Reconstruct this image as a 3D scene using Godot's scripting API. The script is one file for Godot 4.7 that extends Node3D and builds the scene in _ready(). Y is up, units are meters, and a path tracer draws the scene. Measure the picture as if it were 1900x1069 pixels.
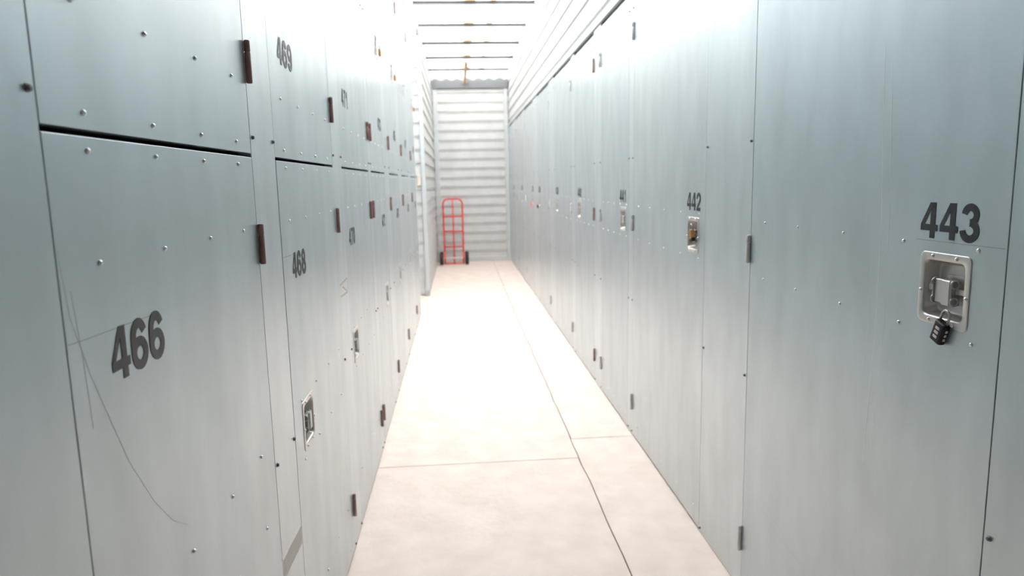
extends Node3D
# Storage corridor: galvanised lockers either side, ribbed cladding, translucent roof, red hand truck at the far wall.
# Metres; camera at x 0, corridor runs towards -z. LX / RX are the planes of the locker fronts.
const LX := -0.474
const RX := 0.984
const FAR := -13.4
const PITCH := 0.174
var M := {}
var P := {}
var used := {}
var hang := RandomNumberGenerator.new()

# ---------------------------------------------------------------- naming
func numbered(parent: Node, called: String) -> String:
	var key := str(parent.get_instance_id()) + called
	var n: int = used.get(key, 0)
	used[key] = n + 1
	return called if n == 0 else "%s_%03d" % [called, n]

func tag(o: Node, label := "", category := "", group := "", kind := "") -> Node:
	if label: o.set_meta("label", label)
	if category: o.set_meta("category", category)
	if group: o.set_meta("group", group)
	if kind: o.set_meta("kind", kind)
	return o

func thing(called: String, label: String, category: String, at := Vector3.ZERO, turn := 0.0, group := "") -> Node3D:
	var o := Node3D.new()
	o.name = numbered(self, called)
	add_child(o, true)
	o.position = at
	o.rotation.y = turn
	tag(o, label, category, group)
	return o

func put(called: String, mesh: Mesh, mat: Material, parent: Node = self, at := Vector3.ZERO, rot := Vector3.ZERO) -> MeshInstance3D:
	var o := MeshInstance3D.new()
	o.name = numbered(parent, called)
	o.mesh = mesh
	o.material_override = mat
	parent.add_child(o, true)
	o.position = at
	o.rotation = rot
	o.cast_shadow = GeometryInstance3D.SHADOW_CASTING_SETTING_ON
	return o

# ---------------------------------------------------------------- mesh helpers
func begin(smooth := false) -> SurfaceTool:
	var st := SurfaceTool.new()
	st.begin(Mesh.PRIMITIVE_TRIANGLES)
	st.set_smooth_group(0 if smooth else -1)
	return st

func done(st: SurfaceTool) -> ArrayMesh:
	st.generate_normals()
	return st.commit()

func tri(st: SurfaceTool, a: Vector3, b: Vector3, c: Vector3) -> void:  # counter-clockwise as given
	st.add_vertex(a); st.add_vertex(c); st.add_vertex(b)

func quad(st: SurfaceTool, a: Vector3, b: Vector3, c: Vector3, d: Vector3) -> void:
	tri(st, a, b, c); tri(st, a, c, d)

func face(st: SurfaceTool, pts: Array, mid: Vector3) -> void:  # convex face, turned away from mid
	var n: Vector3 = (pts[1] - pts[0]).cross(pts[2] - pts[0])
	var c := Vector3.ZERO
	for p in pts: c += p
	c /= pts.size()
	var q := pts.duplicate()
	if n.dot(c - mid) < 0: q.reverse()
	for i in range(1, q.size() - 1): tri(st, q[0], q[i], q[i + 1])

func box(st: SurfaceTool, c: Vector3, size: Vector3, b := 0.001, t := Transform3D.IDENTITY) -> void:  # chamfered box
	var h := size / 2
	b = minf(b, minf(h.x, minf(h.y, h.z)) * 0.9)
	var mid := t * c
	var v := func(s: Vector3, k: int) -> Vector3:
		var p := Vector3(s.x * (h.x - b), s.y * (h.y - b), s.z * (h.z - b))
		p[k] = s[k] * h[k]
		return t * (c + p)
	for k in 3:
		var i := (k + 1) % 3
		var j := (k + 2) % 3
		for sk in [-1, 1]:
			var f := []
			for q in [[-1, -1], [1, -1], [1, 1], [-1, 1]]:
				var s := Vector3.ZERO
				s[k] = sk; s[i] = q[0]; s[j] = q[1]
				f.append(v.call(s, k))
			face(st, f, mid)
			for si in [-1, 1]:
				var s1 := Vector3.ZERO
				s1[k] = sk; s1[i] = si; s1[j] = -1
				var s2 := s1
				s2[j] = 1
				face(st, [v.call(s1, k), v.call(s2, k), v.call(s2, i), v.call(s1, i)], mid)
	for sx in [-1, 1]:
		for sy in [-1, 1]:
			for sz in [-1, 1]:
				var s3 := Vector3(sx, sy, sz)
				face(st, [v.call(s3, 0), v.call(s3, 1), v.call(s3, 2)], mid)

func box_mesh(size: Vector3, b := 0.001, c := Vector3.ZERO) -> ArrayMesh:
	var st := begin()
	box(st, c, size, b)
	return done(st)

func rings(st: SurfaceTool, rs: Array, cap_first := false, cap_last := false) -> void:  # loft closed rings, given counter-clockwise seen from the last one
	for k in rs.size() - 1:
		var a: PackedVector3Array = rs[k]
		var b: PackedVector3Array = rs[k + 1]
		var n := a.size()
		for i in n:
			var j := (i + 1) % n
			quad(st, a[i], a[j], b[j], b[i])
	if cap_last:
		var e: PackedVector3Array = rs[-1]
		for i in range(1, e.size() - 1): tri(st, e[0], e[i], e[i + 1])
	if cap_first:
		var f: PackedVector3Array = rs[0]
		for i in range(1, f.size() - 1): tri(st, f[0], f[i + 1], f[i])

func circle(r: float, y: float, n: int) -> PackedVector3Array:  # round the y axis
	var out := PackedVector3Array()
	for i in n:
		var a := TAU * i / n
		out.append(Vector3(cos(a) * r, y, -sin(a) * r))
	return out

func lathe(profile: Array, n := 16) -> ArrayMesh:  # [radius, height] from below to above
	var st := begin(true)
	var rs := []
	for p in profile: rs.append(circle(p[0], p[1], n))
	rings(st, rs, true, true)
	return done(st)

func rrect(w: float, h: float, r: float, z: float, n := 5) -> PackedVector3Array:
	var out := PackedVector3Array()
	for q in 4:
		var cx: float = (w / 2 - r) * [1, -1, -1, 1][q]
		var cy: float = (h / 2 - r) * [1, 1, -1, -1][q]
		for i in n + 1:
			var a: float = PI / 2 * (q + float(i) / n)
			out.append(Vector3(cx + cos(a) * r, cy + sin(a) * r, z))
	return out

func tube(st: SurfaceTool, path: Array, r: float, n := 10, closed := false) -> void:
	var rs := []
	var m := path.size()
	var side := Vector3.ZERO
	for k in m:
		var d: Vector3
		if closed: d = (path[(k + 1) % m] - path[(k + m - 1) % m]).normalized()
		else: d = (path[mini(k + 1, m - 1)] - path[maxi(k - 1, 0)]).normalized()
		if side == Vector3.ZERO: side = d.cross(Vector3(0.13, 0.31, 0.94)).normalized()
		side = (side - d * side.dot(d)).normalized()
		var up := d.cross(side)
		var ring := PackedVector3Array()
		for i in n:
			var a := TAU * i / n
			ring.append(path[k] + (side * cos(a) + up * sin(a)) * r)
		rs.append(ring)
	if closed: rs.append(rs[0])
	rings(st, rs, not closed, not closed)

func tube_mesh(path: Array, r: float, n := 10, closed := false) -> ArrayMesh:
	var st := begin(true)
	tube(st, path, r, n, closed)
	return done(st)

func ribbed(length: float, y0: float, y1: float, depth := 0.014, thick := 0.03) -> ArrayMesh:
	# sheet cladding with horizontal ribs; x along the wall, y up, the face towards +z at z 0, ribs proud of it
	var prof: Array[Vector2] = [Vector2(0, y0)]
	var k := int(floor((y0 - 0.03) / PITCH)) - 1
	while true:
		var y := 0.03 + k * PITCH
		if y > y1: break
		for q in [[-0.003, 0.0], [0.0, depth], [0.030, depth], [0.130, 0.0]]:
			if y + q[0] > y0 + 0.001 and y + q[0] < y1 - 0.001: prof.append(Vector2(q[1], y + q[0]))
		k += 1
	prof.append(Vector2(0, y1))
	var st := begin()
	var a := -length / 2
	var b := length / 2
	for i in prof.size() - 1:
		var p := prof[i]
		var q := prof[i + 1]
		quad(st, Vector3(a, p.y, p.x), Vector3(b, p.y, p.x), Vector3(b, q.y, q.x), Vector3(a, q.y, q.x))
		quad(st, Vector3(b, p.y, p.x), Vector3(b, p.y, -thick), Vector3(b, q.y, -thick), Vector3(b, q.y, q.x))
		quad(st, Vector3(a, p.y, -thick), Vector3(a, p.y, p.x), Vector3(a, q.y, q.x), Vector3(a, q.y, -thick))
	quad(st, Vector3(b, y0, -thick), Vector3(a, y0, -thick), Vector3(a, y1, -thick), Vector3(b, y1, -thick))
	quad(st, Vector3(a, y1, 0), Vector3(b, y1, 0), Vector3(b, y1, -thick), Vector3(a, y1, -thick))
	quad(st, Vector3(a, y0, -thick), Vector3(b, y0, -thick), Vector3(b, y0, 0), Vector3(a, y0, 0))
	return done(st)

# ---------------------------------------------------------------- numerals, as strokes of vinyl 0.4 mm thick
func arc(cx: float, cy: float, rx: float, ry: float, a0: float, a1: float, n := 18) -> Array:
	var out := []
	for i in n + 1:
		var a := deg_to_rad(lerpf(a0, a1, float(i) / n))
		out.append(Vector2(cx + cos(a) * rx, cy + sin(a) * ry))
	return out

func strokes(d: String) -> Array:
	match d:
		"0": return [arc(0.35, 0.5, 0.25, 0.42, 0, 360, 30)]
		"1": return [[Vector2(0.42, 0.0), Vector2(0.42, 1.0)], [Vector2(0.14, 0.72), Vector2(0.28, 0.75), Vector2(0.40, 0.92)]]
		"2": return [arc(0.35, 0.68, 0.245, 0.235, 185, -38) + [Vector2(0.26, 0.26), Vector2(0.13, 0.09), Vector2(0.68, 0.09)]]
		"3": return [arc(0.34, 0.71, 0.215, 0.205, 175, -90), arc(0.34, 0.295, 0.25, 0.215, 90, -180)]
		"5": return [[Vector2(0.62, 0.915), Vector2(0.20, 0.915), Vector2(0.13, 0.47)] , arc(0.35, 0.335, 0.25, 0.255, 150, -165)]
		"6": return [arc(0.35, 0.32, 0.25, 0.235, 0, 360, 26), arc(0.355, 0.62, 0.245, 0.295, 22, 180) + [Vector2(0.1, 0.45), Vector2(0.1, 0.32)]]
		"7": return [[Vector2(0.04, 0.91), Vector2(0.62, 0.91), Vector2(0.40, 0.55), Vector2(0.30, 0.0)]]
		"8": return [arc(0.35, 0.71, 0.21, 0.205, 0, 360, 24), arc(0.35, 0.285, 0.25, 0.215, 0, 360, 26)]
		"9": return [arc(0.35, 0.68, 0.25, 0.235, 0, 360, 26), arc(0.345, 0.38, 0.245, 0.295, 202, 360) + [Vector2(0.6, 0.55), Vector2(0.6, 0.68)]]
	return []

func ribbon(st: SurfaceTool, pts: Array, w: float, k: float, at: Vector2, z := 0.0005) -> void:
	var l := []
	var r := []
	var m := pts.size()
	var loop: bool = pts[0].distance_to(pts[m - 1]) < 0.001
	for i in m:
		var a: Vector2 = pts[i - 1] if i > 0 else (pts[m - 2] if loop else pts[0])
		var b: Vector2 = pts[i + 1] if i < m - 1 else (pts[1] if loop else pts[m - 1])
		var d1: Vector2 = (pts[i] - a).normalized() if a != pts[i] else (b - pts[i]).normalized()
		var d2: Vector2 = (b - pts[i]).normalized() if b != pts[i] else d1
		var t := (d1 + d2).normalized()
		var n := Vector2(-t.y, t.x)
		var h := w / 2 / maxf(0.5, n.dot(Vector2(-d1.y, d1.x)))
		l.append((pts[i] + n * h) * k + at)
		r.append((pts[i] - n * h) * k + at)
	for i in m - 1:
		var p := [l[i], r[i], r[i + 1], l[i + 1]]
		var q := []
		for v in p: q.append(Vector3(v.x, v.y, z))
		quad(st, q[0], q[1], q[2], q[3])
		for e in [[q[0], q[3]], [q[1], q[2]]]:
			var f0: Vector3 = e[0]
			var f1: Vector3 = e[1]
			quad(st, f0, f1, Vector3(f1.x, f1.y, 0), Vector3(f0.x, f0.y, 0))

func number_mesh(text: String, h: float) -> ArrayMesh:  # centred on its middle
	var st := begin()
	var adv := 0.795
	var x := -(text.length() * adv - (adv - 0.70)) * h / 2
	for ch in text:
		var at := Vector2(x, -h / 2)
		if ch == "4":
			ribbon(st, [Vector2(0.495, 0), Vector2(0.495, 1)], 0.205, h, at, 0.0005)
			ribbon(st, [Vector2(0, 0.295), Vector2(0.3925, 0.295)], 0.18, h, at, 0.0005)
			ribbon(st, [Vector2(0.5975, 0.295), Vector2(0.71, 0.295)], 0.18, h, at, 0.0005)
			var f := []
			for v in [Vector2(0, 0.385), Vector2(0.155, 0.385), Vector2(0.3925, 0.78), Vector2(0.3925, 1.0), Vector2(0.36, 1.0)]:
				f.append(Vector3(v.x * h + at.x, v.y * h + at.y, 0.0005))
			face(st, f, Vector3(0, 0, -1))
		else:
			var z := 0.0005
			for s in strokes(ch):
				ribbon(st, s, 0.20, h, at, z)
				z += 0.0002
		x += adv * h
	return done(st)

# ---------------------------------------------------------------- materials
func noise_tex(seed_: int, freq: float, lo: Color, hi: Color, octaves := 5, size := 512, type := FastNoiseLite.TYPE_SIMPLEX_SMOOTH) -> NoiseTexture2D:
	var n := FastNoiseLite.new()
	n.seed = seed_
	n.noise_type = type
	n.frequency = freq
	n.fractal_octaves = octaves
	var t := NoiseTexture2D.new()
	t.width = size; t.height = size
	t.seamless = true
	t.noise = n
	var g := Gradient.new()
	g.set_color(0, lo); g.set_color(1, hi)
	t.color_ramp = g
	return t

func bump_tex(seed_: int, freq: float, strength: float, octaves := 3) -> NoiseTexture2D:
	var n := FastNoiseLite.new()
	n.seed = seed_
	n.frequency = freq
	n.fractal_octaves = octaves
	var t := NoiseTexture2D.new()
	t.width = 512; t.height = 512
	t.seamless = true
	t.as_normal_map = true
	t.bump_strength = strength
	t.noise = n
	return t

func mat(c: Color, rough: float, metal := 0.0) -> StandardMaterial3D:
	var m := StandardMaterial3D.new()
	m.albedo_color = c
	m.roughness = rough
	m.metallic = metal
	return m

func tri_planar(m: StandardMaterial3D, s: Vector3) -> StandardMaterial3D:
	m.uv1_triplanar = true
	m.uv1_world_triplanar = true
	m.uv1_scale = s
	return m

func materials() -> void:
	# galvanised sheet: soft mottling and streaks, a dull metal shine
	var galv := mat(Color(0.812, 0.853, 0.866), 1.0, 0.58)
	galv.albedo_texture = noise_tex(3, 0.012, Color(0.925, 0.925, 0.925), Color(1, 1, 1), 6)
	galv.roughness_texture = noise_tex(11, 0.010, Color(0.28, 0.28, 0.28), Color(0.36, 0.36, 0.36), 5)
	galv.roughness_texture_channel = BaseMaterial3D.TEXTURE_CHANNEL_RED
	M.galv = tri_planar(galv, Vector3(0.9, 0.30, 0.9))
	# other coils of the same sheet, a little brighter or duller
	var batch := [Color(0.842, 0.875, 0.886), Color(0.802, 0.838, 0.852), Color(0.825, 0.857, 0.867)]
	for k in 3:
		var g: StandardMaterial3D = galv.duplicate()
		g.albedo_color = batch[k]
		g.uv1_offset = Vector3(0.37 * (k + 1), 0.21 * (k + 1), 0.13 * k)
		M["galv_%d" % k] = g
	var inner := mat(Color(0.30, 0.31, 0.32), 0.7, 0.3)
	M.inner = inner
	var clad := mat(Color(0.84, 0.84, 0.835), 0.45, 0.15)
	clad.albedo_texture = noise_tex(5, 0.01, Color(0.94, 0.94, 0.94), Color(1, 1, 1), 4)
	M.clad = tri_planar(clad, Vector3(0.6, 0.6, 0.6))
	M.trim = mat(Color(0.82, 0.835, 0.84), 0.45, 0.25)
	M.beam = mat(Color(0.50, 0.51, 0.52), 0.5, 0.4)
	var conc := mat(Color(0.975, 0.905, 0.865), 1.0)
	conc.albedo_texture = noise_tex(7, 0.006, Color(0.945, 0.935, 0.925), Color(1, 1, 1), 6, 1024)
	conc.roughness_texture = noise_tex(9, 0.01, Color(0.55, 0.55, 0.55), Color(0.8, 0.8, 0.8), 4)
	conc.normal_enabled = true
	conc.normal_texture = bump_tex(31, 0.03, 3.0, 5)
	conc.normal_scale = 0.25
	M.conc = tri_planar(conc, Vector3(0.7, 0.7, 0.7))
	M.joint = mat(Color(0.50, 0.42, 0.37), 0.95)
	M.number = mat(Color(0.155, 0.155, 0.17), 0.42)
	M.rust = mat(Color(0.58, 0.44, 0.42), 0.5, 0.1)
	M.steel = mat(Color(0.72, 0.73, 0.73), 0.35, 0.6)
	M.dark_steel = mat(Color(0.60, 0.60, 0.60), 0.45, 0.4)
	M.hinge_grey = mat(Color(0.80, 0.79, 0.79), 0.45, 0.2)
	M.guard = mat(Color(0.82, 0.81, 0.79), 0.4, 0.4)
	M.tray = mat(Color(0.84, 0.82, 0.80), 0.33, 0.6)
	M.rivet = mat(Color(0.97, 0.97, 0.97), 0.3, 0.7)
	M.screw = mat(Color(0.46, 0.465, 0.47), 0.45, 0.3)
	M.black = mat(Color(0.05, 0.05, 0.055), 0.45)
	M.rubber = mat(Color(0.19, 0.19, 0.19), 0.8)
	M.white = mat(Color(0.88, 0.87, 0.84), 0.6)
	M.brass = mat(Color(0.78, 0.56, 0.33), 0.35, 0.6)
	M.red = mat(Color(0.95, 0.27, 0.21), 0.4)
	M.cream = mat(Color(0.91, 0.85, 0.79), 0.7)
	M.tan = mat(Color(0.78, 0.67, 0.54), 0.9)
	M.tape = mat(Color(0.77, 0.76, 0.735), 0.6, 0.2)
	M.residue = mat(Color(0.74, 0.69, 0.67), 0.7)
	M.scratch_light = mat(Color(0.88, 0.90, 0.905), 0.4, 0.5)
	M.scratch_dark = mat(Color(0.765, 0.78, 0.785), 0.5, 0.1)
	M.pencil = mat(Color(0.60, 0.61, 0.62), 0.7, 0.2)
	var roof := mat(Color(0.97, 0.98, 0.98, 0.30), 0.5)
	roof.transparency = BaseMaterial3D.TRANSPARENCY_ALPHA
	roof.cull_mode = BaseMaterial3D.CULL_DISABLED
	M.roof = roof
	var old: StandardMaterial3D = roof.duplicate()
	old.albedo_color = Color(0.95, 0.945, 0.93, 0.45)
	M.roof_old = old

# ---------------------------------------------------------------- shared small parts
func small_parts() -> void:
	P.rivet = lathe([[0.0041, 0.0], [0.0039, 0.0014], [0.0031, 0.0028], [0.0018, 0.0036], [0.0003, 0.0039]], 10)
	P.screw = lathe([[0.0056, 0.0], [0.0056, 0.0010], [0.0043, 0.0012], [0.0043, 0.0046], [0.0036, 0.0052], [0.0004, 0.0052]], 6)
	# hinge: barrel of two knuckles with rounded ends
	var hp := []
	for y in [[0.0052, -0.0475], [0.0068, -0.0455], [0.0068, 0.0205], [0.0057, 0.0215], [0.0057, 0.0225], [0.0068, 0.0235], [0.0068, 0.0455], [0.0052, 0.0475]]: hp.append(y)
	P.hinge = lathe(hp, 14)
	# recessed latch tray: flange, rolled lip, sloping walls, flat floor
	var st := begin(true)
	rings(st, [rrect(0.150, 0.150, 0.014, 0.0), rrect(0.149, 0.149, 0.0135, 0.0016), rrect(0.146, 0.146, 0.012, 0.0020), rrect(0.121, 0.121, 0.013, 0.0020), rrect(0.117, 0.117, 0.013, 0.0006), rrect(0.1145, 0.1145, 0.013, -0.004), rrect(0.106, 0.106, 0.015, -0.025), rrect(0.102, 0.102, 0.015, -0.0282), rrect(0.094, 0.094, 0.012, -0.0290)], false, true)
	P.tray = done(st)
	st = begin()
	rings(st, [rrect(0.050, 0.060, 0.005, -0.0290), rrect(0.050, 0.060, 0.005, -0.0262), rrect(0.048, 0.058, 0.004, -0.0254)], false, true)
	P.back_plate = done(st)
	# bolt: flat bar with a folded hook at one end
	st = begin()
	box(st, Vector3(0, 0, -0.008), Vector3(0.108, 0.011, 0.004), 0.0008)
	box(st, Vector3(-0.050, 0.004, -0.012), Vector3(0.004, 0.022, 0.012), 0.0008)
	P.bolt = done(st)
	# guard block: two cheeks with a slot between, the right one deeper
	st = begin()
	box(st, Vector3(-0.0140, -0.003, -0.0060), Vector3(0.027, 0.048, 0.012), 0.0012)
	box(st, Vector3(0.0115, -0.004, -0.0035), Vector3(0.024, 0.051, 0.017), 0.0015)
	box(st, Vector3(-0.001, -0.003, -0.0200), Vector3(0.022, 0.024, 0.022), 0.0012)
	P.guard = done(st)
	# hasp cheeks beside the block, each with two eyes, one for the bolt and one for a padlock
	st = begin(true)
	var pth := []
	for i in 14:
		var a := TAU * i / 14
		pth.append(Vector3(0, cos(a) * 0.008, sin(a) * 0.008))
	tube(st, pth, 0.0023, 6, true)
	P.eye = done(st)
	P.cheek = box_mesh(Vector3(0.004, 0.050, 0.019), 0.001)

func latch(parent: Node3D, at: Vector3) -> void:
	tag(put("latch_tray", P.tray, M.tray, parent, at), "recessed pressed steel latch tray")
	put("latch_plate", P.back_plate, M.tray, parent, at)
	put("latch_bolt", P.bolt, M.guard, parent, at)
	put("latch_guard", P.guard, M.guard, parent, at)
	for s in [-1, 1]:
		put("latch_cheek", P.cheek, M.dark_steel, parent, at + Vector3(s * 0.0265 - 0.001, -0.004, -0.006))
		for y in [0.014, -0.021]:
			put("latch_eye", P.eye, M.steel, parent, at + Vector3(s * 0.0282 - 0.001, y, -0.004))

func door_mesh(w: float, h: float, hole: Vector2, hs := 0.128) -> ArrayMesh:
	# folded sheet pan with a square hole for the latch tray; x centred, y from 0, face at z 0
	var st := begin()
	var b := 0.0009
	var x0 := -w / 2 + b
	var x1 := w / 2 - b
	var y0 := b
	var y1 := h - b
	var hx0 := hole.x - hs / 2
	var hx1 := hole.x + hs / 2
	var hy0 := hole.y - hs / 2
	var hy1 := hole.y + hs / 2
	for r in [[x0, hx0, y0, y1], [hx1, x1, y0, y1], [hx0, hx1, y0, hy0], [hx0, hx1, hy1, y1]]:
		quad(st, Vector3(r[0], r[2], 0), Vector3(r[1], r[2], 0), Vector3(r[1], r[3], 0), Vector3(r[0], r[3], 0))
	var ring := func(d: float, z: float) -> PackedVector3Array:
		return PackedVector3Array([Vector3(w / 2 - d, d, z), Vector3(w / 2 - d, h - d, z), Vector3(-w / 2 + d, h - d, z), Vector3(-w / 2 + d, d, z)])
	rings(st, [ring.call(0.0, -0.022), ring.call(0.0, -b), ring.call(b * 0.3, -b * 0.3), ring.call(b, 0.0)])
	return done(st)

func body_mesh(w: float, h: float, depth: float) -> ArrayMesh:  # open box behind the door
	var st := begin()
	var a := w / 2 - 0.003
	var z0 := -0.024
	var z1 := -depth
	var y0 := 0.002
	var y1 := h - 0.002
	quad(st, Vector3(-a, y0, z1), Vector3(a, y0, z1), Vector3(a, y1, z1), Vector3(-a, y1, z1))
	quad(st, Vector3(-a, y0, z0), Vector3(-a, y0, z1), Vector3(-a, y1, z1), Vector3(-a, y1, z0))
	quad(st, Vector3(a, y0, z1), Vector3(a, y0, z0), Vector3(a, y1, z0), Vector3(a, y1, z1))
	quad(st, Vector3(-a, y0, z0), Vector3(a, y0, z0), Vector3(a, y0, z1), Vector3(-a, y0, z1))
	quad(st, Vector3(-a, y1, z1), Vector3(a, y1, z1), Vector3(a, y1, z0), Vector3(-a, y1, z0))
	return done(st)

# side -1 left, +1 right; d0 nearer edge, d1 further edge (distances from the camera); local x runs to the right seen from the aisle
func lx(side: int, d0: float, d1: float, d: float) -> float:
	return (d - (d0 + d1) / 2) * (1.0 if side < 0 else -1.0)

func base_at(side: int, d0: float, d1: float, y: float) -> Vector3:
	return Vector3(LX if side < 0 else RX, y, -(d0 + d1) / 2)

func locker(side: int, d0: float, d1: float, y0: float, y1: float, num: String, latch_d: float, latch_y: float, num_d: float, num_y: float, hinge_d: float, hinges: Array, hmat: Material, rows: Array, cols: Array, each: bool, label: String, group: String) -> Node3D:
	var t := thing("storage_locker", label, "locker", base_at(side, d0, d1, y0), PI / 2 * -side, group)
	var w := d1 - d0
	var h := y1 - y0
	put("body", body_mesh(w, h, 0.62), M.inner, t)
	var hole := Vector2(lx(side, d0, d1, latch_d), latch_y - y0)
	var door := put("door", door_mesh(w, h, hole), M["galv_%d" % hang.randi_range(1, 2)] if d0 > 2.5 else M.galv, t)
	if d0 > 1.2: door.rotation = Vector3(hang.randf_range(-0.0010, 0.0010), hang.randf_range(-0.0012, 0.0012), 0)   # no door hangs quite true
	latch(door, Vector3(hole.x, hole.y, 0))
	if each:
		for q in [[-0.036, 0.067], [0.034, 0.067], [-0.067, -0.008], [0.067, -0.008], [-0.036, -0.067], [0.034, -0.067]]:
			put("rivet", P.rivet, M.rivet, door, Vector3(hole.x + q[0], hole.y + q[1], 0.0018), Vector3(PI / 2, 0, 0))
	tag(put("number", number_mesh(num, 0.074), M.number, door, Vector3(lx(side, d0, d1, num_d), num_y - y0, 0.0003)), "black vinyl number %s" % num)
	for y in hinges:
		tag(put("hinge", P.hinge, hmat, door, Vector3(lx(side, d0, d1, hinge_d), y - y0, 0.0070)), "reddish brown barrel hinge" if hmat == M.rust else "grey barrel hinge")
	if each:
		for y in rows:
			for c in cols:
				put("rivet", P.rivet, M.rivet, door, Vector3((c - 0.5) * w * (1 if side < 0 else -1), y - y0, 0), Vector3(PI / 2, 0, 0))
	else:
		var st := SurfaceTool.new()
		st.begin(Mesh.PRIMITIVE_TRIANGLES)
		for y in rows:
			for c in cols:
				st.append_from(P.rivet, 0, Transform3D(Basis(Vector3.RIGHT, PI / 2), Vector3((c - 0.5) * w * (1 if side < 0 else -1), y - y0, 0)))
		tag(put("rivets", st.commit(), M.rivet, door), "", "", "", "stuff")
	return t

func filler(side: int, d0: float, d1: float, y0: float, y1: float, screws: Array, label: String, group: String, near := true, far := true) -> Node3D:
	var t := thing("filler_panel", label, "panel", base_at(side, d0, d1, y0), PI / 2 * -side, group)
	var w := d1 - d0
	put("panel", box_mesh(Vector3(w, y1 - y0, 0.03), 0.0018, Vector3(0, (y1 - y0) / 2, -0.015)), M.galv_0 if d0 > 1.0 else M.galv, t)
	for y in screws:
		for e in [[near, d0 + 0.016], [far, d1 - 0.016]]:
			if e[0]: put("screw", P.screw, M.screw, t, Vector3(lx(side, d0, d1, e[1]), y - y0, 0), Vector3(PI / 2, 0, 0))
	return t

func mark(parent: Node3D, called: String, side: int, d0: float, d1: float, y0: float, pts: Array, w: float, m: Material, label := "") -> void:
	# a scratch or line on the sheet: pts are (distance, height)
	var st := begin()
	var q := []
	for p in pts: q.append(Vector2(lx(side, d0, d1, p[0]), p[1] - y0))
	ribbon(st, q, w, 1.0, Vector2.ZERO, 0.0002)
	tag(put(called, done(st), m, parent), label)

# ---------------------------------------------------------------- padlocks
func padlock(label: String, at: Vector3, side: int, tilt: float, size: Vector3, body: Material, dials := false, foot: Material = null) -> Node3D:
	# origin at the crown of the shackle, the body hangs below it
	var t := thing("padlock", label, "padlock", at, PI / 2 * -side)
	t.rotation.z = 0
	t.basis = Basis(Vector3.UP, PI / 2 * -side) * Basis(Vector3.BACK, tilt)
	var st := begin()
	var drop := 0.026
	var r := size.z * 0.42
	var n := [rrect(size.x - 0.004, size.z - 0.004, r - 0.002, 0.0), rrect(size.x, size.z, r, 0.002), rrect(size.x, size.z, r, size.y - 0.002), rrect(size.x - 0.004, size.z - 0.004, r - 0.002, size.y)]
	var rs := []
	for ring in n:
		var q := PackedVector3Array()
		for v in ring: q.append(Vector3(v.x, -drop - size.y + v.z, -v.y))
		rs.append(q)
	rings(st, rs, true, true)
	put("lock_body", done(st), body, t)
	var path := []
	var sx := size.x * 0.32
	path.append(Vector3(-sx, -drop - 0.003, 0))
	for i in 9:
		var a := PI - PI * i / 8
		path.append(Vector3(cos(a) * sx, -sx + sin(a) * sx, 0))
	path.append(Vector3(sx, -drop - 0.003, 0))
	put("shackle", tube_mesh(path, 0.0026, 8), M.steel, t)
	if dials:
		for k in 3:
			for s in [[0.0, size.z / 2, 0.0, 0.012, 0.0], [size.x / 2, 0.0, PI / 2, 0.005, 0.0]]:
				var d := put("dial", box_mesh(Vector3(s[3], 0.0062, 0.0024), 0.0008), M.white, t, Vector3(s[0], -drop - size.y * (0.30 + 0.21 * k), s[1]), Vector3(0, s[2], 0))
				tag(d, "pale number dial")
	if foot:
		tag(put("lock_base", box_mesh(Vector3(size.x * 0.9, size.y * 0.45, size.z * 0.9), 0.003), foot, t, Vector3(0.0, -drop - size.y * 1.18, 0)), "dark base of the lock")
	return t

# ---------------------------------------------------------------- floor slabs
func slab(parent: Node3D, edge: Array, called := "slab") -> void:  # counter-clockwise seen from above, as (x, z)
	var st := begin()
	var g := PackedVector2Array()
	for p in edge: g.append(p)
	var inset: Array = Geometry2D.offset_polygon(g, -0.003)
	var top: PackedVector2Array = inset[0] if inset.size() else g
	var idx := Geometry2D.triangulate_polygon(top)
	for i in range(0, idx.size(), 3):
		face(st, [Vector3(top[idx[i]].x, 0, top[idx[i]].y), Vector3(top[idx[i + 1]].x, 0, top[idx[i + 1]].y), Vector3(top[idx[i + 2]].x, 0, top[idx[i + 2]].y)], Vector3(0, -50, 0))
	var n := top.size()
	var mid := Vector2.ZERO
	for p in top: mid += p / n
	for i in n:
		var a := top[i]
		var b := top[(i + 1) % n]
		face(st, [Vector3(a.x, 0, a.y), Vector3(b.x, 0, b.y), Vector3(b.x, -0.08, b.y), Vector3(a.x, -0.08, a.y)], Vector3(mid.x, -0.04, mid.y))
	put(called, done(st), M.conc, parent)

func roof_y(z: float) -> float:
	return 3.40 + 0.02 * (13.4 + z)

func roof_sheet(x0: float, x1: float, z0: float, z1: float, lift: float) -> ArrayMesh:
	var st := begin(true)
	var n := int((x1 - x0) / 0.0125)
	var thick := 0.0015
	for s in [0, 1]:
		for i in n:
			var a := lerpf(x0, x1, float(i) / n)
			var b := lerpf(x0, x1, float(i + 1) / n)
			var ya: float = 0.016 * sin(TAU * a / 0.196) + lift + s * thick
			var yb: float = 0.016 * sin(TAU * b / 0.196) + lift + s * thick
			var q := [Vector3(a, roof_y(z0) + ya, z0), Vector3(b, roof_y(z0) + yb, z0), Vector3(b, roof_y(z1) + yb, z1), Vector3(a, roof_y(z1) + ya, z1)]
			if s == 0: quad(st, q[3], q[2], q[1], q[0])
			else: quad(st, q[0], q[1], q[2], q[3])
		if s == 0: st.set_smooth_group(1)
	return done(st)

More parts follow.
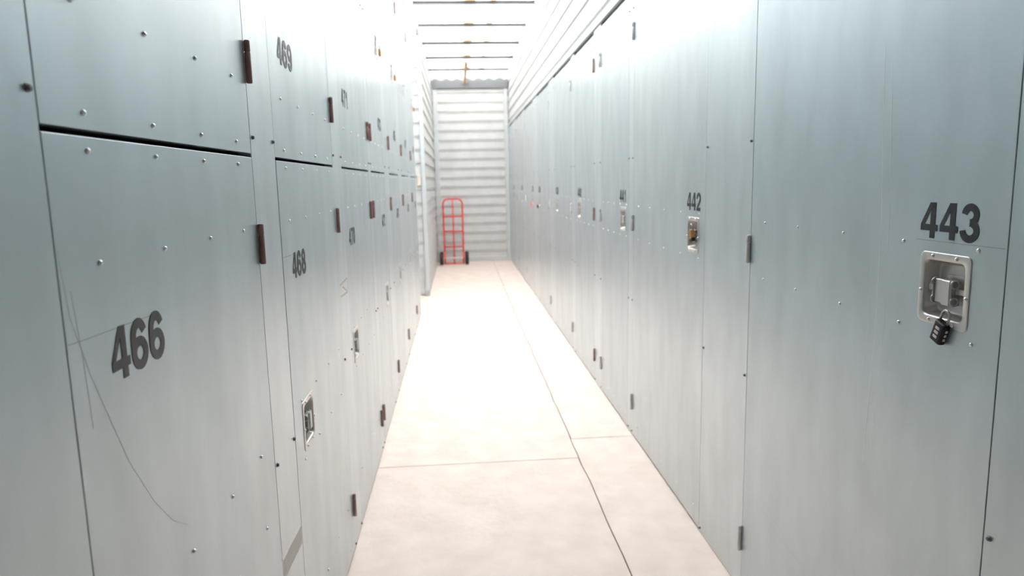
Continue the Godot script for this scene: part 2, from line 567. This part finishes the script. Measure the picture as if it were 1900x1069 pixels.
func _ready() -> void:
	# ---------------- camera, sky, exposure
	var cam := Camera3D.new()
	cam.name = "camera"
	add_child(cam)
	cam.position = Vector3(0, 1.5, 0)
	cam.rotation = Vector3(-0.151455, -0.0737078, -0.0217706)
	cam.near = 0.02
	cam.far = 100.0
	cam.fov = 44.997
	var lens := CameraAttributesPhysical.new()
	lens.frustum_focal_length = 28.97
	lens.frustum_near = 0.02
	lens.frustum_far = 100.0
	lens.frustum_focus_distance = 1.55
	lens.exposure_aperture = 5.0
	cam.attributes = lens
	cam.current = true
	var we := WorldEnvironment.new()
	we.name = "environment"
	var env := Environment.new()
	var sky := Sky.new()
	var sm := ProceduralSkyMaterial.new()
	sm.sky_top_color = Color(0.98, 0.985, 0.985)
	sm.sky_horizon_color = Color(1.0, 1.0, 1.0)
	sm.ground_horizon_color = Color(0.75, 0.74, 0.72)
	sm.ground_bottom_color = Color(0.55, 0.54, 0.52)
	sm.sun_angle_max = 0.0
	sky.sky_material = sm
	env.sky = sky
	env.background_mode = Environment.BG_SKY
	env.background_energy_multiplier = 1.0
	env.tonemap_mode = Environment.TONE_MAPPER_LINEAR
	env.tonemap_exposure = 11.4
	env.sdfgi_enabled = true
	env.ssao_enabled = true
	env.ssil_enabled = true
	we.environment = env
	add_child(we)

	hang.seed = 12
	materials()
	small_parts()
	setting()
	roof()
	left_row()
	right_row()
	padlocks()
	hand_truck()

# ---------------------------------------------------------------- setting
func struct(called: String, mesh: Mesh, m: Material, at := Vector3.ZERO, turn := 0.0) -> MeshInstance3D:
	var o := put(called, mesh, m, self, at, Vector3(0, turn, 0))
	o.set_meta("kind", "structure")
	return o

func setting() -> void:
	# floor: concrete slabs with open joints over a dark bed
	var floor_ := Node3D.new()
	floor_.name = "floor"
	floor_.set_meta("kind", "structure")
	add_child(floor_)
	put("joint_bed", box_mesh(Vector3(3.4, 0.1, 17.0), 0.001, Vector3(0.25, -0.058, -5.6)), M.joint, floor_)
	var rng := RandomNumberGenerator.new()
	rng.seed = 4
	var js: Array[Vector2] = []   # the wandering lengthwise joint, from near to far
	var z := 2.6
	while z > -13.45:
		js.append(Vector2(0.612 + rng.randf_range(-0.004, 0.004) + (0.02 * clampf((-z - 9.0) / 4.0, 0, 1)), z))
		z -= rng.randf_range(0.10, 0.22)
	js.append(Vector2(0.634, -13.45))
	var cuts := [2.6, -3.585, -11.85, -13.45]
	for k in 3:
		var e := []
		e.append(Vector2(-1.3, cuts[k])); 
		var right := []
		for p in js:
			if p.y < cuts[k] - 0.02 and p.y > cuts[k + 1] + 0.02: right.append(p)
		e.append(Vector2(right[0].x, cuts[k]))
		e.append_array(right)
		e.append(Vector2(right[-1].x, cuts[k + 1]))
		e.append(Vector2(-1.3, cuts[k + 1]))
		slab(floor_, e)
	var rc := [2.6, -3.87, -13.45]
	for k in 2:
		var e2 := []
		var left := []
		for p in js:
			if p.y < rc[k] - 0.02 and p.y > rc[k + 1] + 0.02: left.append(p)
		e2.append(Vector2(left[0].x, rc[k]))
		e2.append_array(left)
		e2.append(Vector2(left[-1].x, rc[k + 1]))
		e2.append(Vector2(1.75, rc[k + 1]))
		e2.append(Vector2(1.75, rc[k]))
		slab(floor_, e2)
	# walls
	var far_w := struct("wall_far", ribbed(1.56, 0.0, 3.42), M.clad, Vector3(0.28, 0, FAR), 0)
	put("base_flashing", box_mesh(Vector3(1.30, 0.085, 0.024), 0.002), M.trim, far_w, Vector3(0.005, 0.043, 0.012))
	struct("trim_1", box_mesh(Vector3(0.085, 3.24, 0.034), 0.004, Vector3(0, 1.62, 0)), M.trim, Vector3(-0.375, 0, FAR + 0.017))
	struct("trim_2", box_mesh(Vector3(0.075, 3.24, 0.034), 0.004, Vector3(0, 1.62, 0)), M.trim, Vector3(0.944, 0, FAR + 0.017))
	struct("wall_left_far", ribbed(4.04, 0.0, 3.56), M.clad, Vector3(-0.437, 0, -11.38), PI / 2)
	var ret := struct("wall_left_return", ribbed(0.74, 0.0, 3.56), M.clad, Vector3(-0.845, 0, -9.375), 0)
	ret.set_meta("label", "narrow return of ribbed cladding beside the corner post")
	struct("wall_left", ribbed(10.55, 3.175, 3.72), M.clad, Vector3(LX - 0.022, 0, -2.775), PI / 2)
	struct("wall_right", ribbed(15.9, 2.53, 3.76), M.clad, Vector3(RX + 0.022, 0, -5.45), -PI / 2)
	struct("wall_left_outer", box_mesh(Vector3(0.1, 3.8, 16.2), 0.001, Vector3(0, 1.9, 0)), M.clad, Vector3(-1.25, 0, -5.5))
	struct("wall_right_outer", box_mesh(Vector3(0.1, 3.8, 16.2), 0.001, Vector3(0, 1.9, 0)), M.clad, Vector3(1.72, 0, -5.5))
	struct("wall_back", box_mesh(Vector3(2.9, 3.8, 0.1), 0.001, Vector3(0, 1.9, 0)), M.clad, Vector3(0.235, 0, 2.55))
	# the rows go on past the camera as plain sheet
	struct("wall_left_near", box_mesh(Vector3(0.03, 3.17, 2.6), 0.002, Vector3(0, 1.585, 0)), M.galv, Vector3(LX - 0.015, 0, 1.198))
	struct("wall_right_near", box_mesh(Vector3(0.03, 2.525, 3.05), 0.002, Vector3(0, 1.2625, 0)), M.galv, Vector3(RX + 0.015, 0, 0.973))
	# flashing over the right row, its lip proud of the doors
	var st := begin()
	box(st, Vector3(0, 0.013, 0.002), Vector3(15.85, 0.022, 0.02), 0.002)
	box(st, Vector3(0, 0.026, -0.02), Vector3(15.85, 0.004, 0.05), 0.001)
	struct("trim_3", done(st), M.trim, Vector3(RX, 2.531, -5.45), -PI / 2)
	st = begin()
	box(st, Vector3(0, 0.012, 0.0), Vector3(10.5, 0.022, 0.016), 0.002)
	struct("trim_4", done(st), M.trim, Vector3(LX - 0.004, 3.158, -2.80), PI / 2)
	# corner post where the cladding steps in, with its foot
	st = begin()
	box(st, Vector3(0, 1.78, 0), Vector3(0.052, 3.56, 0.052), 0.004)
	var post := struct("trim_5", done(st), M.trim, Vector3(-0.448, 0, -9.352))
	tag(put("post_foot", box_mesh(Vector3(0.060, 0.08, 0.058), 0.003, Vector3(-0.003, 0.040, 0.002)), M.steel, post), "darker steel foot of the post")
	put("post_bracket", box_mesh(Vector3(0.035, 0.075, 0.04), 0.003), M.beam, post, Vector3(-0.006, 3.42, 0.046))
	# grey beam over the far wall
	tag(put("header_beam", box_mesh(Vector3(1.42, 0.20, 0.06), 0.004), M.beam, self, Vector3(0.28, 3.337, FAR + 0.035)), "grey steel beam across the top of the far ribbed wall", "beam")
	# little cream plate on the return cladding
	var pl := thing("wall_plate", "small cream plate on the ribbed cladding before the corner post", "plate", Vector3(-0.505, 1.545, -9.35))
	put("cover", box_mesh(Vector3(0.05, 0.14, 0.02), 0.003), M.cream, pl)
	put("screw", P.screw, M.screw, pl, Vector3(0, 0.05, 0.010), Vector3(PI / 2, 0, 0))

func roof() -> void:
	var ceil_ := Node3D.new()
	ceil_.name = "ceiling"
	ceil_.set_meta("kind", "structure")
	add_child(ceil_)
	# clear sheets over the middle of the corridor, older and grimier ones over its far end
	for q in [[-2.5, -9.60, M.roof, 0.0], [-9.50, -13.325, M.roof_old, -0.006]]:
		put("roof_sheet", roof_sheet(-1.3, 0.24, q[0], q[1], q[3]), q[2], ceil_)
		put("roof_sheet", roof_sheet(0.16, 1.78, q[0], q[1], q[3] + 0.004), q[2], ceil_)
	put("steel_roof", box_mesh(Vector3(3.1, 0.04, 5.3), 0.002), M.clad, ceil_, Vector3(0.235, 3.76, 0.0))
	# purlins under the sheets
	var names := ["first steel purlin out from the grey beam over the far wall", "second steel purlin out from the far wall", "third steel purlin out from the far wall", "fourth steel purlin out from the far wall", "fifth steel purlin out from the far wall, first one fully in view", "sixth steel purlin out from the far wall, just above the frame", "seventh steel purlin out from the far wall, above the frame"]
	for k in 7:
		var z := -12.20 + 1.02 * k
		var y := roof_y(z) - 0.017
		var t := thing("purlin", names[k], "beam", Vector3(0.245, y - 0.045, z), 0.0, "roof purlins under the translucent sheets")
		var st := begin()
		box(st, Vector3(0, 0.027, 0), Vector3(1.36, 0.034, 0.004), 0.0008)
		box(st, Vector3(0, 0.012, 0.020), Vector3(1.36, 0.004, 0.040), 0.0008)
		box(st, Vector3(0, 0.043, 0.020), Vector3(1.36, 0.004, 0.040), 0.0008)
		box(st, Vector3(0, 0.016, 0.039), Vector3(1.36, 0.010, 0.003), 0.0008)
		put("beam", done(st), M.beam, t)
		put("end_cleat", box_mesh(Vector3(0.012, 0.07, 0.05), 0.001), M.beam, t, Vector3(0.674, 0.035, 0.012))
		put("end_cleat", box_mesh(Vector3(0.012, 0.07, 0.05), 0.001), M.beam, t, Vector3(-0.674, 0.035, 0.012))
		for f in [[-0.045, 0.13, 0.030], [0.215, 0.07, 0.018]]:
			tag(put("foam_block", box_mesh(Vector3(f[1], f[2], 0.05), 0.006), M.tan, t, Vector3(f[0], 0.044 + f[2] / 2 - 0.008, 0.052)), "tan foam filler on top of the purlin")
	var b := thing("ceiling_batten", "cream batten hanging under the roof, running to the far wall", "batten", Vector3(0.19, 3.345, -12.24))
	put("strip", box_mesh(Vector3(0.042, 0.028, 2.10), 0.004), M.tan, b)
	put("end_block", box_mesh(Vector3(0.075, 0.045, 0.05), 0.006), M.tan, b, Vector3(0, -0.005, -1.03))

# ---------------------------------------------------------------- left row: seven pairs of stacked lockers
func left_row() -> void:
	var low_rows := [1.551, 1.406, 0.883, 0.706, 0.23, 0.06]
	var up_rows := [1.599, 1.737, 2.262, 2.44, 2.93, 3.10]
	var cols := [0.118, 0.368, 0.622, 0.874]
	# nearer edge, further edge, lower number, upper number, latch on the nearer side?
	var cs := [[0.853, 1.678, "466", "467", true], [1.893, 2.735, "468", "469", true], [2.945, 3.806, "470", "471", true], [3.918, 4.640, "472", "473", false], [4.945, 5.680, "474", "475", false], [6.030, 6.820, "476", "477", false], [7.215, 7.965, "478", "479", false]]
	var doors := []
	for k in cs.size():
		var c: Array = cs[k]
		var near: bool = c[4]
		var ld: float = c[0] + 0.175 if near else c[1] - 0.165
		if k == 1: ld = 2.066
		if k == 2: ld = 3.078
		var nd: float = c[0] + 0.184 if near else c[1] - 0.185
		var hd: float = c[1] + 0.006 if near else c[0] - 0.002
		var ll: String = ["lower two-tier locker 466, under the wide dark slit, with a curved scratch", "lower two-tier locker 468, its latch in plain view", "lower two-tier locker 470, beside the faint sticker mark", "lower two-tier locker 472, hinge to hinge with locker 470", "lower two-tier locker 474, fifth from the camera", "lower two-tier locker 476, last but one before the corner post", "lower two-tier locker 478, next to the corner post"][k]
		var ul: String = ["upper two-tier locker 467, over the wide dark slit and locker 466", "upper two-tier locker 469, its number pale with glare", "upper two-tier locker 471, above the lower locker 470", "upper two-tier locker 473, with the largest of the brass padlocks", "upper two-tier locker 475, fifth from the camera", "upper two-tier locker 477, last but one before the corner post", "upper two-tier locker 479, next to the corner post"][k]
		doors.append(locker(-1, c[0], c[1], 0.012, 1.569, c[2], ld, 0.80, nd, 1.277, hd, [0.198, 1.367], M.rust, low_rows, cols, k < 2, ll, "lower lockers of the two-tier row"))
		doors.append(locker(-1, c[0], c[1], 1.578, 3.138, c[3], ld, 2.34, nd, 1.868, hd, [1.783, 2.93], M.rust, up_rows, cols, k < 2, ul, "upper lockers of the two-tier row"))
	var fill := [[0.10, 0.8518, "wide plain sheet panel before the two-tier lockers 466 and 467"], [1.6795, 1.8915, "sheet strip with old tape low down, between lockers 466 and 468"], [2.7365, 2.9435, "sheet strip with a faint sticker mark, between lockers 468 and 470"], [3.8075, 3.9165, "narrowest sheet strip in the two-tier row, with hinges along both edges"], [4.6415, 4.9435, "sheet strip after the fourth pair of two-tier lockers, between 472 and 474"], [5.6815, 6.0285, "sheet strip after the fifth pair of two-tier lockers, between 474 and 476"], [6.8215, 7.2135, "sheet strip before the last pair of two-tier lockers, between 476 and 478"], [7.9665, 8.05, "thin end strip closing the two-tier row near the corner post"]]
	var fs := []
	for k in fill.size():
		fs.append(filler(-1, fill[k][0], fill[k][1], 0.003, 3.155, [0.022, 0.812, 1.615, 2.42, 3.11], fill[k][2], "filler panels of the two-tier row", k > 0, k < 7))
	# end sheet that closes the row
	struct("wall_left_end", box_mesh(Vector3(0.70, 3.17, 0.03), 0.002, Vector3(0, 1.585, 0)), M.galv, Vector3(LX - 0.38, 0, -8.066))
	# marks
	var f1: Node3D = fs[1]
	var st := begin()
	ribbon(st, [Vector2(-0.100, 0.533), Vector2(-0.03, 0.529), Vector2(0.04, 0.527), Vector2(0.100, 0.524)], 0.046, 1.0, Vector2.ZERO, 0.0003)
	tag(put("tape", done(st), M.tape, f1), "strip of dirty old tape")
	for q in [0.557, 0.509]:
		mark(f1, "tape_edge", -1, 1.6795, 1.8915, 0.003, [[1.684, q - 0.004], [1.75, q - 0.001], [1.83, q - 0.006], [1.888, q - 0.009]], 0.003, M.residue)
	var f2: Node3D = fs[2]
	for q in [[[2.745, 1.112], [2.925, 1.118]], [[2.925, 1.118], [2.925, 1.060]], [[2.925, 1.060], [2.75, 1.066]], [[2.80, 1.10], [2.90, 1.068]]]:
		mark(f2, "sticker_residue", -1, 2.738, 2.942, 0.003, q, 0.006, M.residue)
	var d466: Node3D = doors[0].get_node("door")
	mark(d466, "pencil_line", -1, 0.853, 1.678, 0.012, [[0.856, 1.317], [0.90, 1.315], [1.02, 1.312], [1.11, 1.309]], 0.0009, M.pencil, "faint pencil line behind the number")
	mark(d466, "scratch", -1, 0.853, 1.678, 0.012, [[0.857, 1.43], [0.867, 1.348], [0.898, 1.268], [0.936, 1.19], [0.972, 1.12], [1.031, 1.035], [1.09, 0.972], [1.145, 0.938]], 0.0010, M.scratch_dark, "long curved scratch")
	mark(d466, "scratch", -1, 0.853, 1.678, 0.012, [[0.875, 1.38], [0.885, 1.29], [0.890, 1.20]], 0.0008, M.scratch_dark)
	var d468: Node3D = doors[2].get_node("door")
	mark(d468, "pencil_line", -1, 1.893, 2.735, 0.012, [[1.897, 1.312], [1.99, 1.310]], 0.0012, M.pencil)

# ---------------------------------------------------------------- right row: tall single lockers
func right_row() -> void:
	var rows := [2.44, 1.352, 1.168, 0.085]
	var cols := [0.062, 0.266, 0.488, 0.707, 0.905]
	# nearer edge, further edge, number, latch distance, number distance, hinge distance, brown hinge?
	var cs := [[1.178, 2.284, "443", 1.335, 1.333, 2.2895, false], [2.735, 3.880, "442", 2.878, 2.872, 3.887, false], [4.000, 4.780, "441", 4.130, 4.137, 4.785, false], [5.025, 5.865, "440", 5.665, 5.650, 5.020, true], [6.045, 7.110, "439", 6.935, 6.930, 6.040, false], [7.510, 8.590, "438", 8.470, 8.460, 7.505, false], [9.090, 10.180, "437", 9.210, 9.220, 10.186, false], [10.630, 11.660, "436", 10.770, 10.775, 11.666, false], [12.180, 13.200, "435", 12.320, 12.330, 13.206, false]]
	var words := {"443": "full-height locker 443, with a black combination padlock and pale upright scratches", "442": "full-height locker 442, with a brass padlock, next after the wide panel", "441": "narrow full-height locker 441, hinged beside a pair of grey and brown hinges", "440": "full-height locker 440, with dark brown hinges on its near edge", "439": "full-height locker 439, fifth from the camera", "438": "full-height locker 438, with a small black padlock", "437": "full-height locker 437, with a small red padlock", "436": "full-height locker 436, last but one before the far wall", "435": "full-height locker 435, against the far wall"}
	var doors := []
	for k in cs.size():
		var c: Array = cs[k]
		doors.append(locker(1, c[0], c[1], 0.012, 2.505, c[2], c[3], 1.262, c[4], 1.402, c[5], [0.205, 1.257, 2.298], M.rust if c[6] else M.hinge_grey, rows, cols, k < 2, words[c[2]], "lockers of the full-height row"))
	var fill := [[0.60, 1.1765, "plain sheet panel beside the black combination padlock, nearer than locker 443"], [2.2860, 2.7315, "wide sheet panel between full-height lockers 443 and 442"], [3.8815, 3.9985, "narrowest sheet strip of the full-height row, between 442 and 441"], [4.7815, 5.0235, "sheet strip with a grey hinge and a brown hinge, between 441 and 440"], [5.8665, 6.0435, "sheet strip after the brown-hinged locker 440"], [7.1115, 7.5085, "sheet strip just before the locker with the black padlock"], [8.5915, 9.0885, "sheet panel between the lockers with the black and the red padlock"], [10.1815, 10.6285, "sheet panel just beyond the locker with the red padlock"], [11.6615, 12.1785, "sheet panel between the last two full-height lockers"], [13.2015, 13.37, "thin end strip closing the full-height row at the far wall"]]
	for k in fill.size():
		filler(1, fill[k][0], fill[k][1], 0.003, 2.529, [0.022, 0.811, 1.618, 2.42], fill[k][2], "filler panels of the full-height row", k > 0, true)
	var d443: Node3D = doors[0].get_node("door")
	mark(d443, "pencil_line", 1, 1.178, 2.284, 0.012, [[1.182, 1.3605], [1.30, 1.3600], [1.43, 1.3595]], 0.0010, M.pencil, "pencil line under the number")
	mark(d443, "scratch", 1, 1.178, 2.284, 0.012, [[1.583, 1.79], [1.570, 1.55], [1.559, 1.40], [1.558, 1.147], [1.579, 0.79]], 0.0020, M.scratch_light, "pale upright scratch")
	mark(d443, "scratch", 1, 1.178, 2.284, 0.012, [[1.553, 1.76], [1.540, 1.58], [1.530, 1.405], [1.526, 1.154], [1.550, 0.84]], 0.0016, M.scratch_light)
	mark(d443, "scratch", 1, 1.178, 2.284, 0.012, [[1.590, 1.30], [1.588, 1.15], [1.596, 1.02]], 0.0012, M.scratch_light)
	mark(d443, "scratch", 1, 1.178, 2.284, 0.012, [[2.275, 0.425], [2.19, 0.395], [2.05, 0.372], [1.90, 0.352], [1.78, 0.345]], 0.0012, M.scratch_dark, "slanting scratch low on the door")
	mark(d443, "scratch", 1, 1.178, 2.284, 0.012, [[2.27, 0.455], [2.10, 0.415], [1.97, 0.380]], 0.0009, M.scratch_dark)

func padlocks() -> void:
	padlock("black combination padlock with three dials, hanging from locker 443", Vector3(RX - 0.008, 1.223, -1.308), 1, -0.36, Vector3(0.034, 0.046, 0.017), M.black, true)
	padlock("brass coloured padlock with a dark base in the latch of locker 442", Vector3(RX - 0.012, 1.308, -2.868), 1, 0.35, Vector3(0.032, 0.036, 0.018), M.brass, false, M.black)
	padlock("small black padlock in the latch of locker 438", Vector3(RX - 0.024, 1.245, -8.45), 1, 0.0, Vector3(0.034, 0.040, 0.016), M.black)
	padlock("small red padlock in the latch of locker 437", Vector3(RX - 0.024, 1.245, -9.19), 1, 0.0, Vector3(0.034, 0.040, 0.016), M.red)
	for q in [["brass padlock high in the latch of locker 473, largest of three alike", 4.475], ["brass padlock high in the latch of locker 475, middle of three alike", 5.515], ["brass padlock high in the latch of locker 479, by the corner post", 7.800]]:
		padlock(q[0], Vector3(LX + 0.024, 2.345, -q[1]), -1, 0.0, Vector3(0.034, 0.040, 0.016), M.brass)

# ---------------------------------------------------------------- red hand truck against the far wall
func hand_truck() -> void:
	var t := thing("hand_truck", "red tube hand truck with black tyres standing by the far wall", "hand truck", Vector3(-0.108, 0, -12.96))
	var r := 0.0155
	var lean := func(x: float, y: float) -> Vector3: return Vector3(x, y, -0.03 - 0.09 * y)
	var path := [lean.call(-0.172, 0.012), lean.call(-0.176, 0.60), lean.call(-0.180, 1.10)]
	for i in 9:
		var a := PI - PI / 2 * i / 8
		path.append(lean.call(-0.085 + cos(a) * 0.095, 1.115 + sin(a) * 0.095))
	for i in 9:
		var a := PI / 2 - PI / 2 * i / 8
		path.append(lean.call(0.085 + cos(a) * 0.095, 1.115 + sin(a) * 0.095))
	path.append_array([lean.call(0.180, 1.10), lean.call(0.176, 0.60), lean.call(0.172, 0.012)])
	put("frame", tube_mesh(path, r, 12), M.red, t)
	put("center_bar", tube_mesh([lean.call(0.002, 0.012), lean.call(0.0, 0.6), lean.call(0.0, 1.205)], 0.0125, 10), M.red, t)
	for y in [0.885, 0.612, 0.325]:
		put("cross_bar", tube_mesh([lean.call(-0.176, y), lean.call(0.0, y), lean.call(0.176, y)], 0.0135, 10), M.red, t)
	put("toe_plate", box_mesh(Vector3(0.37, 0.008, 0.20), 0.002), M.red, t, Vector3(0, 0.006, -0.12))
	tag(put("axle", tube_mesh([Vector3(-0.265, 0.125, 0.055), Vector3(0.265, 0.125, 0.055)], 0.012, 10), M.cream, t), "cream painted axle")
	for s in [-1, 1]:
		var st := begin()
		var a := [Vector3(s * 0.176, 0.24, -0.045), Vector3(s * 0.176, 0.10, -0.03), Vector3(s * 0.176, 0.105, 0.075), Vector3(s * 0.176, 0.145, 0.075)]
		var mid := Vector3(s * 0.176, 0.15, 0.01)
		var f := []
		var g := []
		for v in a:
			f.append(v + Vector3(0.014, 0, 0)); g.append(v - Vector3(0.014, 0, 0))
		face(st, f, mid); face(st, g, mid)
		for i in 4: face(st, [f[i], f[(i + 1) % 4], g[(i + 1) % 4], g[i]], mid)
		put("axle_bracket", done(st), M.red, t)
		var w := put("wheel", lathe([[0.075, -0.030], [0.098, -0.034], [0.116, -0.028], [0.124, -0.014], [0.125, 0.0], [0.124, 0.014], [0.116, 0.028], [0.098, 0.034], [0.075, 0.030]], 28), M.rubber, t, Vector3(s * 0.234, 0.125, 0.055), Vector3(0, 0, PI / 2))
		tag(w, "black rubber tyre")
		put("hub", lathe([[0.02, -0.040], [0.03, -0.036], [0.072, -0.0325], [0.072, 0.0325], [0.03, 0.036], [0.02, 0.040]], 20), M.white, w)
